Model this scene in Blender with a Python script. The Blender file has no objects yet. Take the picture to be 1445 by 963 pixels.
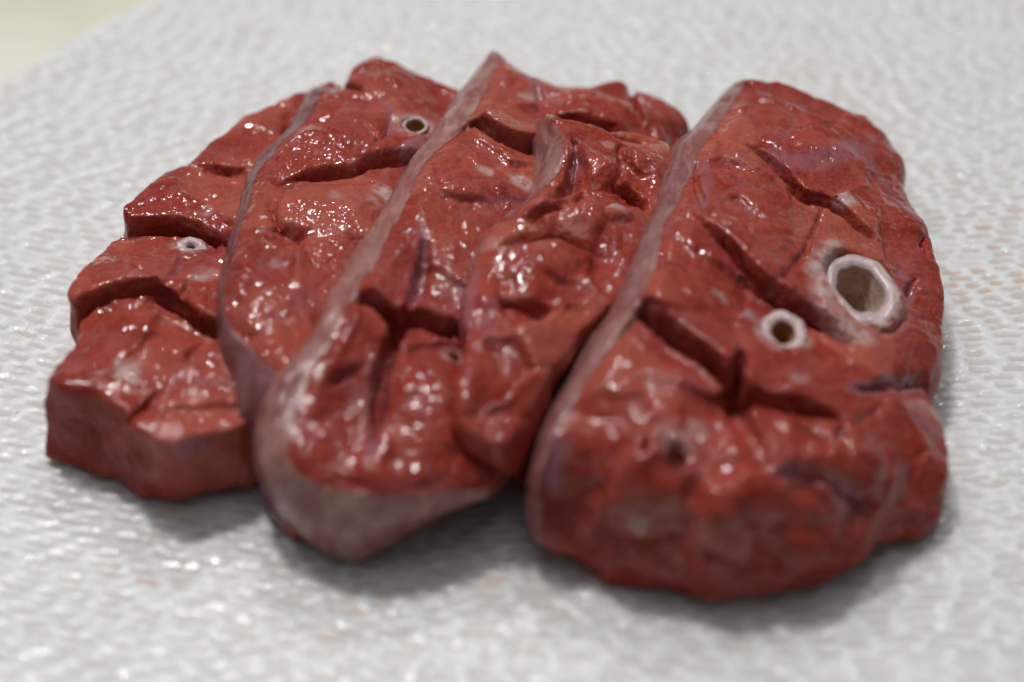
import bpy, math, random
import numpy as np
from mathutils import Vector

random.seed(7)
rng = np.random.default_rng(11)
MM = 0.001
sc = bpy.context.scene

# ------------------------------------------------------------------ camera
W, H = 1445.0, 963.0                      # photograph pixels, used only to read off positions
ELEV = math.radians(42.0)
DIST = 420.0                              # mm from the lens to the middle of the plate
LENS = 85.0
cam_d = bpy.data.cameras.new("camera")
cam = bpy.data.objects.new("camera", cam_d)
sc.collection.objects.link(cam)
cam.location = (0, -DIST * math.cos(ELEV) * MM, DIST * math.sin(ELEV) * MM)
cam.rotation_euler = (math.radians(90) - ELEV, 0, 0)
cam_d.lens = LENS
cam_d.sensor_width = 36
cam_d.clip_start = 0.01
cam_d.clip_end = 50
cam_d.dof.use_dof = True
cam_d.dof.focus_distance = 0.419
cam_d.dof.aperture_fstop = 6.3
sc.camera = cam

# ------------------------------------------------------------------ world and lamps
world = bpy.data.worlds.new("World")
sc.world = world
world.use_nodes = True
wb = world.node_tree.nodes["Background"]
wb.inputs[0].default_value = (0.93, 0.97, 1.0, 1)
wb.inputs[1].default_value = 0.11


def area_lamp(name, loc, size, size_y, power, color, target=(0, 0, 0)):
    d = bpy.data.lights.new(name, 'AREA')
    d.shape = 'RECTANGLE'
    d.size = size
    d.size_y = size_y
    d.energy = power
    d.color = color
    o = bpy.data.objects.new(name, d)
    sc.collection.objects.link(o)
    o.location = loc
    o.rotation_euler = (Vector(target) - Vector(loc)).to_track_quat('-Z', 'Y').to_euler()
    return o


def bulb_lamp(name, loc, radius, power, color):
    d = bpy.data.lights.new(name, 'POINT')
    d.shadow_soft_size = radius
    d.energy = power
    d.color = color
    o = bpy.data.objects.new(name, d)
    sc.collection.objects.link(o)
    o.location = loc
    return o


area_lamp("ceiling_panel_lamp", (-0.26, 0.38, 1.22), 0.14, 0.13, 8.0, (1.0, 0.985, 0.96))
area_lamp("overhead_fill_lamp", (-0.05, 0.05, 1.55), 1.1, 1.1, 3.8, (0.98, 0.99, 1.0))  # added broad fill from above, replaces part of the world light
area_lamp("ceiling_spot_lamp", (-0.05, 0.95, 1.12), 0.07, 0.07, 2.3, (1.0, 0.985, 0.97))
area_lamp("ceiling_spot_lamp", (-0.70, 0.55, 1.15), 0.07, 0.07, 2.0, (0.98, 0.98, 1.0))
area_lamp("ceiling_spot_lamp", (0.36, 0.66, 1.20), 0.07, 0.07, 1.6, (1.0, 0.985, 0.97))

vs = sc.view_settings
vs.view_transform = 'Standard'
vs.look = 'None'
vs.exposure = 0.0
vs.gamma = 1.0
vs.use_curve_mapping = False
sc.cycles.use_denoising = True
sc.cycles.max_bounces = 8

# ------------------------------------------------------------------ helpers
FPX = W * LENS / 36.0
CAMP = np.array([0, -DIST * math.cos(ELEV), DIST * math.sin(ELEV)])
RIGHT = np.array([1.0, 0, 0])
UP = np.array([0, math.sin(ELEV), math.cos(ELEV)])
FWD = np.array([0, math.cos(ELEV), -math.sin(ELEV)])


def unproj(px, py, z):
    """Point at height z (mm above the plate) seen at that place of the photograph."""
    d = FWD + (px - W / 2) / FPX * RIGHT - (py - H / 2) / FPX * UP
    t = (z - CAMP[2]) / d[2]
    return CAMP + t * d


def _hash(i, j, k, s):
    h = (i * 374761393 + j * 668265263 + k * 2147483647 + s * 1274126177) & 0xFFFFFFFF
    h = ((h ^ (h >> 13)) * 1274126177) & 0xFFFFFFFF
    return (h ^ (h >> 16)) & 0xFFFFFFFF


def vnoise(p, seed=0):
    """Smooth gradient noise, about -1..1, for an (N,3) array."""
    f = np.floor(p)
    i = f.astype(np.int64)
    u = p - f
    w = u * u * u * (u * (u * 6 - 15) + 10)
    out = np.zeros(len(p))
    for dx in (0, 1):
        for dy in (0, 1):
            for dz in (0, 1):
                h = _hash(i[:, 0] + dx, i[:, 1] + dy, i[:, 2] + dz, seed)
                gx = (h & 255) / 127.5 - 1
                gy = ((h >> 8) & 255) / 127.5 - 1
                gz = ((h >> 16) & 255) / 127.5 - 1
                g = gx * (u[:, 0] - dx) + gy * (u[:, 1] - dy) + gz * (u[:, 2] - dz)
                out += g * (w[:, 0] if dx else 1 - w[:, 0]) * (w[:, 1] if dy else 1 - w[:, 1]) * (w[:, 2] if dz else 1 - w[:, 2])
    return out * 1.3


def voro(p, seed=0):
    """Distance to the border between two Voronoi cells (F2-F1) and a random value per cell."""
    f = np.floor(p).astype(np.int64)
    d1 = np.full(len(p), 9.0)
    d2 = np.full(len(p), 9.0)
    idv = np.zeros(len(p))
    for dx in (-1, 0, 1):
        for dy in (-1, 0, 1):
            for dz in (-1, 0, 1):
                c = f + np.array([dx, dy, dz])
                h = _hash(c[:, 0], c[:, 1], c[:, 2], seed)
                q = c + np.stack([(h & 1023) / 1023.0, ((h >> 10) & 1023) / 1023.0, ((h >> 20) & 1023) / 1023.0], 1)
                d = np.sqrt(((p - q) ** 2).sum(1))
                n = d < d1
                d2 = np.where(n, d1, np.minimum(d2, d))
                idv = np.where(n, (h & 255) / 255.0, idv)
                d1 = np.where(n, d, d1)
    return d2 - d1, idv


def voro2(p, seed=0, jit=1.0):
    """2D cells: border distance F2-F1, random hash per cell and offset from the cell's site."""
    f = np.floor(p).astype(np.int64)
    d1 = np.full(len(p), 9.0)
    d2 = np.full(len(p), 9.0)
    hid = np.zeros(len(p), np.int64)
    off = np.zeros_like(p)
    for dx in (-1, 0, 1):
        for dy in (-1, 0, 1):
            c = f + np.array([dx, dy])
            h = _hash(c[:, 0], c[:, 1], c[:, 0] * 0, seed)
            q = c + 0.5 + jit * (np.stack([(h & 1023) / 1023.0, ((h >> 10) & 1023) / 1023.0], 1) - 0.5)
            v = p - q
            d = np.sqrt((v ** 2).sum(1))
            n = d < d1
            d2 = np.where(n, d1, np.minimum(d2, d))
            hid = np.where(n, h, hid)
            off = np.where(n[:, None], v, off)
            d1 = np.where(n, d, d1)
    return d2 - d1, hid, off


def ss(x, a, b):
    t = np.clip((x - a) / (b - a), 0, 1)
    return t * t * (3 - 2 * t)


class TPS:
    def __init__(self, xy, z, lam=0.4):
        n = len(xy)
        self.c = xy.mean(0)
        q = (xy - self.c) / 50.0
        self.q = q
        K = self._k(q)
        A = np.zeros((n + 3, n + 3))
        A[:n, :n] = K + lam * 1e-2 * np.eye(n)
        P = np.c_[np.ones(n), q]
        A[:n, n:] = P
        A[n:, :n] = P.T
        self.w = np.linalg.solve(A, np.r_[z, 0, 0, 0])

    def _k(self, p):
        d2 = ((p[:, None, :] - self.q[None]) ** 2).sum(2) + 1e-12
        return 0.5 * d2 * np.log(d2)

    def __call__(self, xy):
        xy = np.atleast_2d(xy)
        out = np.empty(len(xy))
        for s in range(0, len(xy), 40000):
            p = (xy[s:s + 40000] - self.c) / 50.0
            out[s:s + 40000] = self._k(p) @ self.w[:-3] + np.c_[np.ones(len(p)), p] @ self.w[-3:]
        return out


def poly_dist(p, pts, closed=False):
    """Distance of points p to a polyline, signed side, and position (segment index + t)."""
    best = np.full(len(p), 1e9)
    side = np.ones(len(p))
    par = np.zeros(len(p))
    n = len(pts)
    for k in range(n if closed else n - 1):
        a = pts[k]
        b = pts[(k + 1) % n]
        ab = b - a
        t = np.clip(((p - a) @ ab) / max(ab @ ab, 1e-9), 0, 1)
        v = p - (a + t[:, None] * ab)
        d = np.sqrt((v ** 2).sum(1))
        m = d < best
        best = np.where(m, d, best)
        side = np.where(m, np.sign(ab[0] * v[:, 1] - ab[1] * v[:, 0]), side)
        par = np.where(m, k + t, par)
    return best, side, par


def inside(p, pts):
    r = np.zeros(len(p), bool)
    n = len(pts)
    for k in range(n):
        a = pts[k]
        b = pts[(k + 1) % n]
        c = (a[1] > p[:, 1]) != (b[1] > p[:, 1])
        x = (b[0] - a[0]) * (p[:, 1] - a[1]) / (b[1] - a[1] + 1e-12) + a[0]
        r ^= c & (p[:, 0] < x)
    return r


def remesh(verts, faces, size):
    me = bpy.data.meshes.new("work")
    me.from_pydata(verts, [], faces)
    o = bpy.data.objects.new("work", me)
    sc.collection.objects.link(o)
    m = o.modifiers.new("r", 'REMESH')
    m.mode = 'VOXEL'
    m.voxel_size = size
    dg = bpy.context.evaluated_depsgraph_get()
    e = o.evaluated_get(dg).to_mesh()
    v, f = mesh_arrays(e)
    bpy.data.objects.remove(o)
    bpy.data.meshes.remove(me)
    return v, f


def mesh_arrays(me):
    v = np.empty(len(me.vertices) * 3)
    me.vertices.foreach_get("co", v)
    f = np.empty(len(me.loops), np.int32)
    me.loops.foreach_get("vertex_index", f)
    return v.reshape(-1, 3), f.reshape(-1, 4)


def smooth(v, f, n, lam=0.5):
    e = np.concatenate([f[:, [0, 1]], f[:, [1, 2]], f[:, [2, 3]], f[:, [3, 0]]])
    cnt = np.maximum(np.bincount(e.ravel(), minlength=len(v)), 1)
    for _ in range(n):
        s = np.stack([np.bincount(e[:, 0], v[e[:, 1], k], len(v)) + np.bincount(e[:, 1], v[e[:, 0], k], len(v)) for k in range(3)], 1)
        v = v + lam * (s / cnt[:, None] - v)
    return v


def normals(v, f):
    n = np.cross(v[f[:, 2]] - v[f[:, 0]], v[f[:, 3]] - v[f[:, 1]])
    out = np.stack([np.bincount(f.ravel(), np.repeat(n[:, k], 4), len(v)) for k in range(3)], 1)
    return out / np.maximum(np.linalg.norm(out, axis=1)[:, None], 1e-12)


def make_object(name, v, f, mat, parent=None, attrs=None, origin=(0, 0, 0), polys=None):
    """v in mm, world coordinates; the object sits at origin (mm)."""
    me = bpy.data.meshes.new(name)
    v = (np.asarray(v) - np.asarray(origin)) * MM
    if polys is not None:
        me.from_pydata(v.tolist(), [], polys)
    else:
        k = f.shape[1]
        me.vertices.add(len(v))
        me.vertices.foreach_set("co", v.astype(np.float32).ravel())
        me.loops.add(f.size)
        me.loops.foreach_set("vertex_index", f.astype(np.int32).ravel())
        me.polygons.add(len(f))
        me.polygons.foreach_set("loop_start", np.arange(0, f.size, k, dtype=np.int32))
        me.update(calc_edges=True)
    me.polygons.foreach_set("use_smooth", np.ones(len(me.polygons), bool))
    for an, av in (attrs or {}).items():
        a = me.attributes.new(an, 'FLOAT', 'POINT')
        a.data.foreach_set("value", np.asarray(av, np.float32))
    me.materials.append(mat)
    me.update()
    o = bpy.data.objects.new(name, me)
    sc.collection.objects.link(o)
    if parent is not None:
        o.parent = parent
    else:
        o.location = [c * MM for c in origin]
    return o


# ------------------------------------------------------------------ materials
class NT:
    def __init__(self, name):
        self.m = bpy.data.materials.new(name)
        self.m.use_nodes = True
        self.t = self.m.node_tree
        self.p = self.t.nodes["Principled BSDF"]
        self.out = self.t.nodes["Material Output"]
        self.pos = self.n('ShaderNodeNewGeometry').outputs['Position']

    def n(self, kind, **kw):
        x = self.t.nodes.new(kind)
        for k, v in kw.items():
            setattr(x, k, v)
        return x

    def link(self, a, b):
        self.t.links.new(a, b)

    def noise(self, per_mm, detail=2.0, rough=0.5, vec=None, dist=0.0):
        x = self.n('ShaderNodeTexNoise')
        self.link(vec or self.pos, x.inputs['Vector'])
        x.inputs['Scale'].default_value = per_mm * 1000
        x.inputs['Detail'].default_value = detail
        x.inputs['Roughness'].default_value = rough
        x.inputs['Distortion'].default_value = dist
        return x.outputs['Fac']

    def attr(self, name):
        return self.n('ShaderNodeAttribute', attribute_name=name).outputs['Fac']

    def ramp(self, fac, stops):
        x = self.n('ShaderNodeValToRGB')
        self.link(fac, x.inputs[0])
        el = x.color_ramp.elements
        while len(el) < len(stops):
            el.new(0.5)
        for e, (q, c) in zip(el, stops):
            e.position = q
            e.color = (*c, 1) if len(c) == 3 else c
        return x.outputs[0]

    def rng(self, fac, a, b, c=0.0, d=1.0):
        x = self.n('ShaderNodeMapRange')
        x.inputs[1].default_value = a
        x.inputs[2].default_value = b
        x.inputs[3].default_value = c
        x.inputs[4].default_value = d
        self.link(fac, x.inputs[0])
        return x.outputs[0]

    def mix(self, fac, a, b, mode='MIX'):
        x = self.n('ShaderNodeMix', data_type='RGBA', blend_type=mode)
        for s, val in ((0, fac), (6, a), (7, b)):
            if isinstance(val, (int, float)):
                x.inputs[s].default_value = val
            elif isinstance(val, tuple):
                x.inputs[s].default_value = (*val, 1)
            else:
                self.link(val, x.inputs[s])
        return x.outputs[2]

    def math(self, op, a, b=0.0, clamp=False):
        x = self.n('ShaderNodeMath', operation=op, use_clamp=clamp)
        for s, val in ((0, a), (1, b)):
            if isinstance(val, (int, float)):
                x.inputs[s].default_value = val
            else:
                self.link(val, x.inputs[s])
        return x.outputs[0]

    def bump(self, h, dist_mm, strength=1.0, normal=None):
        x = self.n('ShaderNodeBump')
        x.inputs['Strength'].default_value = strength
        x.inputs['Distance'].default_value = dist_mm * MM
        self.link(h, x.inputs['Height'])
        if normal:
            self.link(normal, x.inputs['Normal'])
        return x.outputs[0]


def wet(n, coat_rough=0.09, weight=1.0):
    n.p.inputs['Coat Weight'].default_value = weight
    n.p.inputs['Coat Roughness'].default_value = coat_rough
    n.p.inputs['Coat IOR'].default_value = 1.36


def flesh_material():
    n = NT("raw_flesh")
    big = n.noise(0.045, 3, 0.55)
    mid = n.noise(0.20, 4, 0.62, dist=0.5)
    fine = n.noise(1.3, 3, 0.7)
    c = n.ramp(mid, [(0.25, (0.165, 0.011, 0.008)), (0.42, (0.295, 0.030, 0.020)), (0.60, (0.385, 0.060, 0.039)), (0.78, (0.475, 0.132, 0.092))])
    c = n.mix(n.rng(big, 0.38, 0.66, 0.0, 0.5), c, (0.245, 0.019, 0.012))
    tone = n.attr('tone')
    c = n.mix(n.rng(tone, 0.50, 1.0, 0.0, 0.55), c, (0.46, 0.118, 0.076))
    c = n.mix(n.rng(tone, 0.45, 0.0, 0.0, 0.4), c, (0.205, 0.014, 0.010))
    c = n.mix(n.rng(fine, 0.48, 0.70, 0.0, 0.45), c, (0.46, 0.125, 0.082))
    c = n.mix(n.rng(fine, 0.46, 0.30, 0.0, 0.35), c, (0.18, 0.016, 0.009))
    veil = n.rng(n.noise(0.10, 4, 0.65), 0.53, 0.70, 0.0, 0.42)
    c = n.mix(veil, c, (0.25, 0.060, 0.066))
    # thin connective lines between the lobules
    wv = n.n('ShaderNodeVectorMath', operation='ADD')
    nz = n.n('ShaderNodeTexNoise')
    n.link(n.pos, nz.inputs['Vector'])
    nz.inputs['Scale'].default_value = 180
    nz.inputs['Detail'].default_value = 3
    sc_ = n.n('ShaderNodeVectorMath', operation='SCALE')
    n.link(nz.outputs['Color'], sc_.inputs[0])
    sc_.inputs['Scale'].default_value = 0.006
    n.link(n.pos, wv.inputs[0])
    n.link(sc_.outputs[0], wv.inputs[1])
    vo = n.n('ShaderNodeTexVoronoi', feature='DISTANCE_TO_EDGE')
    n.link(wv.outputs[0], vo.inputs['Vector'])
    vo.inputs['Scale'].default_value = 125
    line = n.math('MULTIPLY', n.rng(vo.outputs['Distance'], 0.045, 0.012), n.rng(n.noise(0.13, 2, 0.5), 0.48, 0.62, 0.0, 0.32))
    c = n.mix(line, c, (0.36, 0.15, 0.15))
    c = n.mix(n.attr("septa"), c, (0.30, 0.115, 0.14))
    c = n.mix(n.math('MULTIPLY', n.attr("pale"), n.rng(n.noise(0.45, 3, 0.65), 0.28, 0.62)), c, (0.54, 0.40, 0.385))
    n.link(c, n.p.inputs['Base Color'])
    n.p.inputs['Roughness'].default_value = 0.5
    n.p.inputs['Specular IOR Level'].default_value = 0.08
    n.p.inputs['Subsurface Weight'].default_value = 0.18
    n.p.inputs['Subsurface Radius'].default_value = (1.0, 0.25, 0.15)
    n.p.inputs['Subsurface Scale'].default_value = 0.0018
    b0 = n.bump(n.noise(0.50, 3, 0.6), 0.38)
    b1 = n.bump(fine, 0.20, normal=b0)
    n.link(b1, n.p.inputs['Normal'])
    w0 = n.bump(n.noise(0.30, 0, 0.5), 0.30)
    w1 = n.bump(n.noise(1.0, 0, 0.4), 0.17, normal=w0)
    n.link(w1, n.p.inputs['Coat Normal'])
    # the film of juice is thick in some places and nearly dry in others
    n.link(n.math('MULTIPLY', n.rng(n.noise(0.13, 2, 0.5), 0.34, 0.54, 0.22, 1.0), n.attr('wet')), n.p.inputs['Coat Weight'])
    n.p.inputs['Coat Roughness'].default_value = 0.08
    n.p.inputs['Coat IOR'].default_value = 1.52
    return n.m


def membrane_material():
    n = NT("pleural_membrane")
    mp = n.n('ShaderNodeMapping')
    n.link(n.pos, mp.inputs['Vector'])
    mp.inputs['Rotation'].default_value = (0, 0, math.radians(-25))
    mp.inputs['Scale'].default_value = (1.0, 0.35, 0.35)
    streak = n.noise(0.42, 4, 0.6, vec=mp.outputs[0], dist=0.8)
    patch = n.noise(0.12, 3, 0.55)
    c = n.mix(n.rng(patch, 0.35, 0.65), (0.46, 0.205, 0.175), (0.34, 0.13, 0.135))
    c = n.mix(n.rng(streak, 0.42, 0.68), c, (0.52, 0.30, 0.265))
    c = n.mix(n.attr('tint'), c, (0.175, 0.062, 0.085))
    n.link(c, n.p.inputs['Base Color'])
    n.p.inputs['Roughness'].default_value = 0.4
    n.p.inputs['Subsurface Weight'].default_value = 0.2
    n.p.inputs['Subsurface Radius'].default_value = (1.0, 0.4, 0.35)
    n.p.inputs['Subsurface Scale'].default_value = 0.0015
    n.link(n.bump(streak, 0.35), n.p.inputs['Normal'])
    n.link(n.bump(n.noise(0.6, 3, 0.6, vec=mp.outputs[0]), 0.4), n.p.inputs['Coat Normal'])
    wet(n, 0.16, 0.9)
    tr = n.n('ShaderNodeBsdfTransparent')
    mx = n.n('ShaderNodeMixShader')
    a = n.attr("skin")
    k = n.rng(streak, 0.3, 0.7, 0.58, 0.86)
    k = n.math('MULTIPLY', k, n.rng(patch, 0.3, 0.7, 1.0, 0.78))
    edge = n.math('ADD', a, n.rng(n.noise(0.5, 3, 0.6), 0.3, 0.7, -0.25, 0.25))
    fac = n.math('MULTIPLY', n.rng(edge, 0.25, 0.75), k)
    n.link(fac, mx.inputs[0])
    n.link(tr.outputs[0], mx.inputs[1])
    n.link(n.p.outputs[0], mx.inputs[2])
    n.link(mx.outputs[0], n.out.inputs[0])
    return n.m


def airway_material(name, col_a, col_b):
    n = NT(name)
    c = n.mix(n.rng(n.noise(0.5, 3, 0.6), 0.35, 0.65), col_a, col_b)
    rag = n.math('ADD', n.attr("blend"), n.rng(n.noise(0.7, 3, 0.6), 0.3, 0.7, -0.35, 0.35))
    c = n.mix(n.math('MULTIPLY', n.rng(rag, 0.35, 0.75), n.rng(n.attr("blend"), 0.0, 0.2)), c, (0.27, 0.050, 0.036))
    n.link(c, n.p.inputs['Base Color'])
    n.p.inputs['Roughness'].default_value = 0.45
    n.p.inputs['Subsurface Weight'].default_value = 0.35
    n.p.inputs['Subsurface Radius'].default_value = (1.0, 0.6, 0.5)
    n.p.inputs['Subsurface Scale'].default_value = 0.0012
    n.link(n.bump(n.noise(0.9, 3, 0.6), 0.25), n.p.inputs['Normal'])
    wet(n, 0.15, 0.6)
    return n.m


def plate_material():
    n = NT("textured_plate_glaze")
    r = n.attr("ridge")
    cell = n.attr("cell")
    dst = n.n('ShaderNodeVectorMath', operation='DISTANCE')
    n.link(n.pos, dst.inputs[0])
    dst.inputs[1].default_value = (0.080, 0.022, 0.0)
    juice = n.math('MULTIPLY', n.rng(dst.outputs['Value'], 0.034, 0.008), n.rng(n.noise(0.10, 3, 0.6), 0.36, 0.58))
    for (jx, jy, jr) in ((-0.028, -0.062, 0.020), (0.0, -0.060, 0.016), (0.062, 0.072, 0.022), (-0.058, -0.052, 0.014)):
        dj = n.n('ShaderNodeVectorMath', operation='DISTANCE')
        n.link(n.pos, dj.inputs[0])
        dj.inputs[1].default_value = (jx, jy, 0.0)
        jj = n.math('MULTIPLY', n.rng(dj.outputs['Value'], jr, jr * 0.3), n.rng(n.noise(0.12, 3, 0.6), 0.40, 0.62, 0.0, 0.8))
        juice = n.math('MAXIMUM', juice, jj)
    juice = n.math('MAXIMUM', juice, n.rng(n.noise(0.022, 3, 0.6), 0.60, 0.80, 0.0, 0.6))
    beige = n.mix(cell, (0.60, 0.58, 0.545), (0.66, 0.65, 0.63))
    beige = n.mix(n.math('MULTIPLY', juice, cell), beige, (0.60, 0.45, 0.37))
    white = n.mix(n.rng(n.noise(0.35, 3, 0.6), 0.4, 0.7), (0.76, 0.77, 0.77), (0.67, 0.69, 0.705))
    c = n.mix(r, beige, white)
    n.p.inputs['Subsurface Weight'].default_value = 0.6
    n.p.inputs['Subsurface Radius'].default_value = (1.0, 0.95, 0.9)
    n.p.inputs['Subsurface Scale'].default_value = 0.007
    spk = n.math('MULTIPLY', n.rng(n.noise(0.8, 2, 0.5), 0.66, 0.74), n.attr("joint"))
    c = n.mix(n.math('MULTIPLY', spk, 0.55), c, (0.22, 0.25, 0.30))
    n.link(c, n.p.inputs['Base Color'])
    n.p.inputs['Roughness'].default_value = 0.35
    b0 = n.bump(n.noise(0.22, 0, 0.5), 0.30)
    b1 = n.bump(n.noise(0.7, 0, 0.5), 0.14, normal=b0)
    n.link(b1, n.p.inputs['Coat Normal'])
    n.link(n.bump(n.noise(0.8, 1, 0.5), 0.08), n.p.inputs['Normal'])
    n.link(n.rng(n.noise(0.30, 1, 0.5), 0.50, 0.68, 0.05, 0.55), n.p.inputs['Coat Weight'])
    n.p.inputs['Coat Roughness'].default_value = 0.15
    n.p.inputs['Coat IOR'].default_value = 1.45
    return n.m


def table_material():
    n = NT("pale_table")
    c = n.ramp(n.noise(0.012, 3, 0.5), [(0.30, (0.60, 0.58, 0.44)), (0.55, (0.80, 0.79, 0.69))])
    n.link(c, n.p.inputs['Base Color'])
    n.p.inputs['Roughness'].default_value = 0.5
    return n.m


M_FLESH = flesh_material()
M_SKIN = membrane_material()
M_RING = airway_material("airway_cartilage", (0.45, 0.31, 0.31), (0.59, 0.47, 0.45))
M_LUMEN = airway_material("airway_lining", (0.67, 0.54, 0.42), (0.50, 0.34, 0.22))
M_LUMEN_RED = airway_material("airway_lining_red", (0.42, 0.20, 0.08), (0.33, 0.13, 0.06))
M_PLATE = plate_material()
M_TABLE = table_material()

# ------------------------------------------------------------------ setting: table and plate
PC = np.array([30.0, -16.0])
PR = 162.0


def build_table():
    x0, x1, y0, y1, z = -420, 420, -320, 460, -9.0
    nx, ny = 43, 40
    gx, gy = np.meshgrid(np.linspace(x0, x1, nx), np.linspace(y0, y1, ny))
    zz = z + 0.15 * vnoise(np.stack([gx.ravel() / 40, gy.ravel() / 40, gx.ravel() * 0], 1), 4)
    v = np.stack([gx.ravel(), gy.ravel(), zz], 1)
    idx = np.arange(nx * ny).reshape(ny, nx)
    f = np.stack([idx[:-1, :-1].ravel(), idx[:-1, 1:].ravel(), idx[1:, 1:].ravel(), idx[1:, :-1].ravel()], 1)
    o = make_object("table_top", v, f, M_TABLE)
    o["kind"] = "structure"
    o["label"] = "pale cream table top beyond the plate's rim"


def build_plate():
    N = 620
    s = np.linspace(-1, 1, N)
    a, b = np.meshgrid(s, s)
    x = a * np.sqrt(1 - b * b / 2)
    y = b * np.sqrt(1 - a * a / 2)
    rr = np.hypot(x, y).ravel()
    X = (x * PR + PC[0]).ravel()
    Y = (y * PR + PC[1]).ravel()
    # rows of long cells, bent into wide arcs
    cx, cy = 36.0, 360.0
    wob = np.stack([X / 22, Y / 22, X * 0 + 3], 1)
    dx = 1.6 * vnoise(wob, 21) + 0.5 * vnoise(wob * 4.1, 22)
    dy = 1.1 * vnoise(wob, 23) + 0.28 * vnoise(wob * 4.3, 24)
    rad = np.hypot(X - cx, Y - cy)
    ang = np.arctan2(X - cx, cy - Y)
    u = ang * 370 + dx
    v = rad + dy
    pu, pv = 5.6, 1.95
    gu, gv = u / pu, v / pv
    d1 = np.full(len(X), 9.0)
    d2 = np.full(len(X), 9.0)
    hid = np.zeros(len(X), np.int64)
    offu = np.zeros(len(X))
    r0 = np.floor(gv).astype(np.int64)
    for dr in (-1, 0, 1):
        row = r0 + dr
        shift = (_hash(row, row * 0, row * 0, 77) & 255) / 255.0
        c0 = np.floor(gu - shift).astype(np.int64)
        for dc in (-1, 0, 1):
            h = _hash(c0 + dc, row, row * 0, 5)
            du = gu - (c0 + dc + shift + 0.5 + 0.8 * ((h & 1023) / 1023.0 - 0.5))
            dv = gv - (row + 0.5 + 0.24 * (((h >> 10) & 1023) / 1023.0 - 0.5))
            d = np.sqrt((du * 0.72) ** 2 + dv ** 2)
            m = d < d1
            d2 = np.where(m, d1, np.minimum(d2, d))
            hid = np.where(m, h, hid)
            offu = np.where(m, du, offu)
            d1 = np.where(m, d, d1)
    bd = d2 - d1
    rw = 0.18 + 0.07 * vnoise(np.stack([X / 7, Y / 7, X * 0], 1), 31)
    ridge = 1 - ss(bd, rw * 0.55, rw * 1.75)
    ridge = np.maximum(ridge, np.where((hid & 255) < 34, 0.6, 0.0))      # a few cells are filled up
    joint = ss(np.abs(offu), 0.32, 0.5)
    cell = ((hid >> 9) & 255) / 255.0
    z = 0.21 * ridge + 0.16 * vnoise(np.stack([X / 1.7, Y / 1.7, X * 0], 1), 33) * (0.3 + ridge) + 0.35 * vnoise(np.stack([X / 30, Y / 30, X * 0], 1), 34) - 0.45
    z = z - 2.0 * ss(rr, 0.985, 1.0) ** 2
    V = np.stack([X, Y, z], 1)
    idx = np.arange(N * N).reshape(N, N)
    f = np.stack([idx[:-1, :-1].ravel(), idx[:-1, 1:].ravel(), idx[1:, 1:].ravel(), idx[1:, :-1].ravel()], 1)
    # side and underside
    ring = np.concatenate([idx[0, :-1], idx[:-1, -1], idx[-1, :0:-1], idx[:0:-1, 0]])
    n0 = len(V)
    m = len(ring)
    base1 = V[ring].copy()
    base1[:, 2] = -6.5
    d = base1[:, :2] - PC
    base2 = base1.copy()
    base2[:, :2] = PC + d * 0.93
    base2[:, 2] = -8.6
    cen = np.array([[PC[0], PC[1], -8.6]])
    V = np.concatenate([V, base1, base2, cen])
    k = np.arange(m)
    k2 = (k + 1) % m
    f1 = np.stack([ring[k2], ring[k], n0 + k, n0 + k2], 1)
    f2 = np.stack([n0 + k2, n0 + k, n0 + m + k, n0 + m + k2], 1)
    kk = np.arange(0, m - 1, 2)
    f3 = np.stack([n0 + m + (kk + 2) % m, n0 + m + kk + 1, n0 + m + kk, np.full(len(kk), n0 + 2 * m)], 1)
    F = np.concatenate([f, f1, f2, f3])
    z0 = np.zeros(2 * m + 1)
    o = make_object("serving_plate", V, F, M_PLATE, None,
                    {"ridge": np.r_[ridge, z0 + 1], "cell": np.r_[cell, z0], "joint": np.r_[joint, z0]},
                    origin=(PC[0], PC[1], -8.6))
    o["label"] = "large white textured plate with brick-like ridges under the meat"
    o["category"] = "plate"


# ------------------------------------------------------------------ meat slices
def surf_point(top, px, py, z0=18.0):
    z = z0
    for _ in range(14):
        p = unproj(px, py, z)
        z = 0.5 * z + 0.5 * float(top(p[None, :2])[0])
    return unproj(px, py, z)


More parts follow.
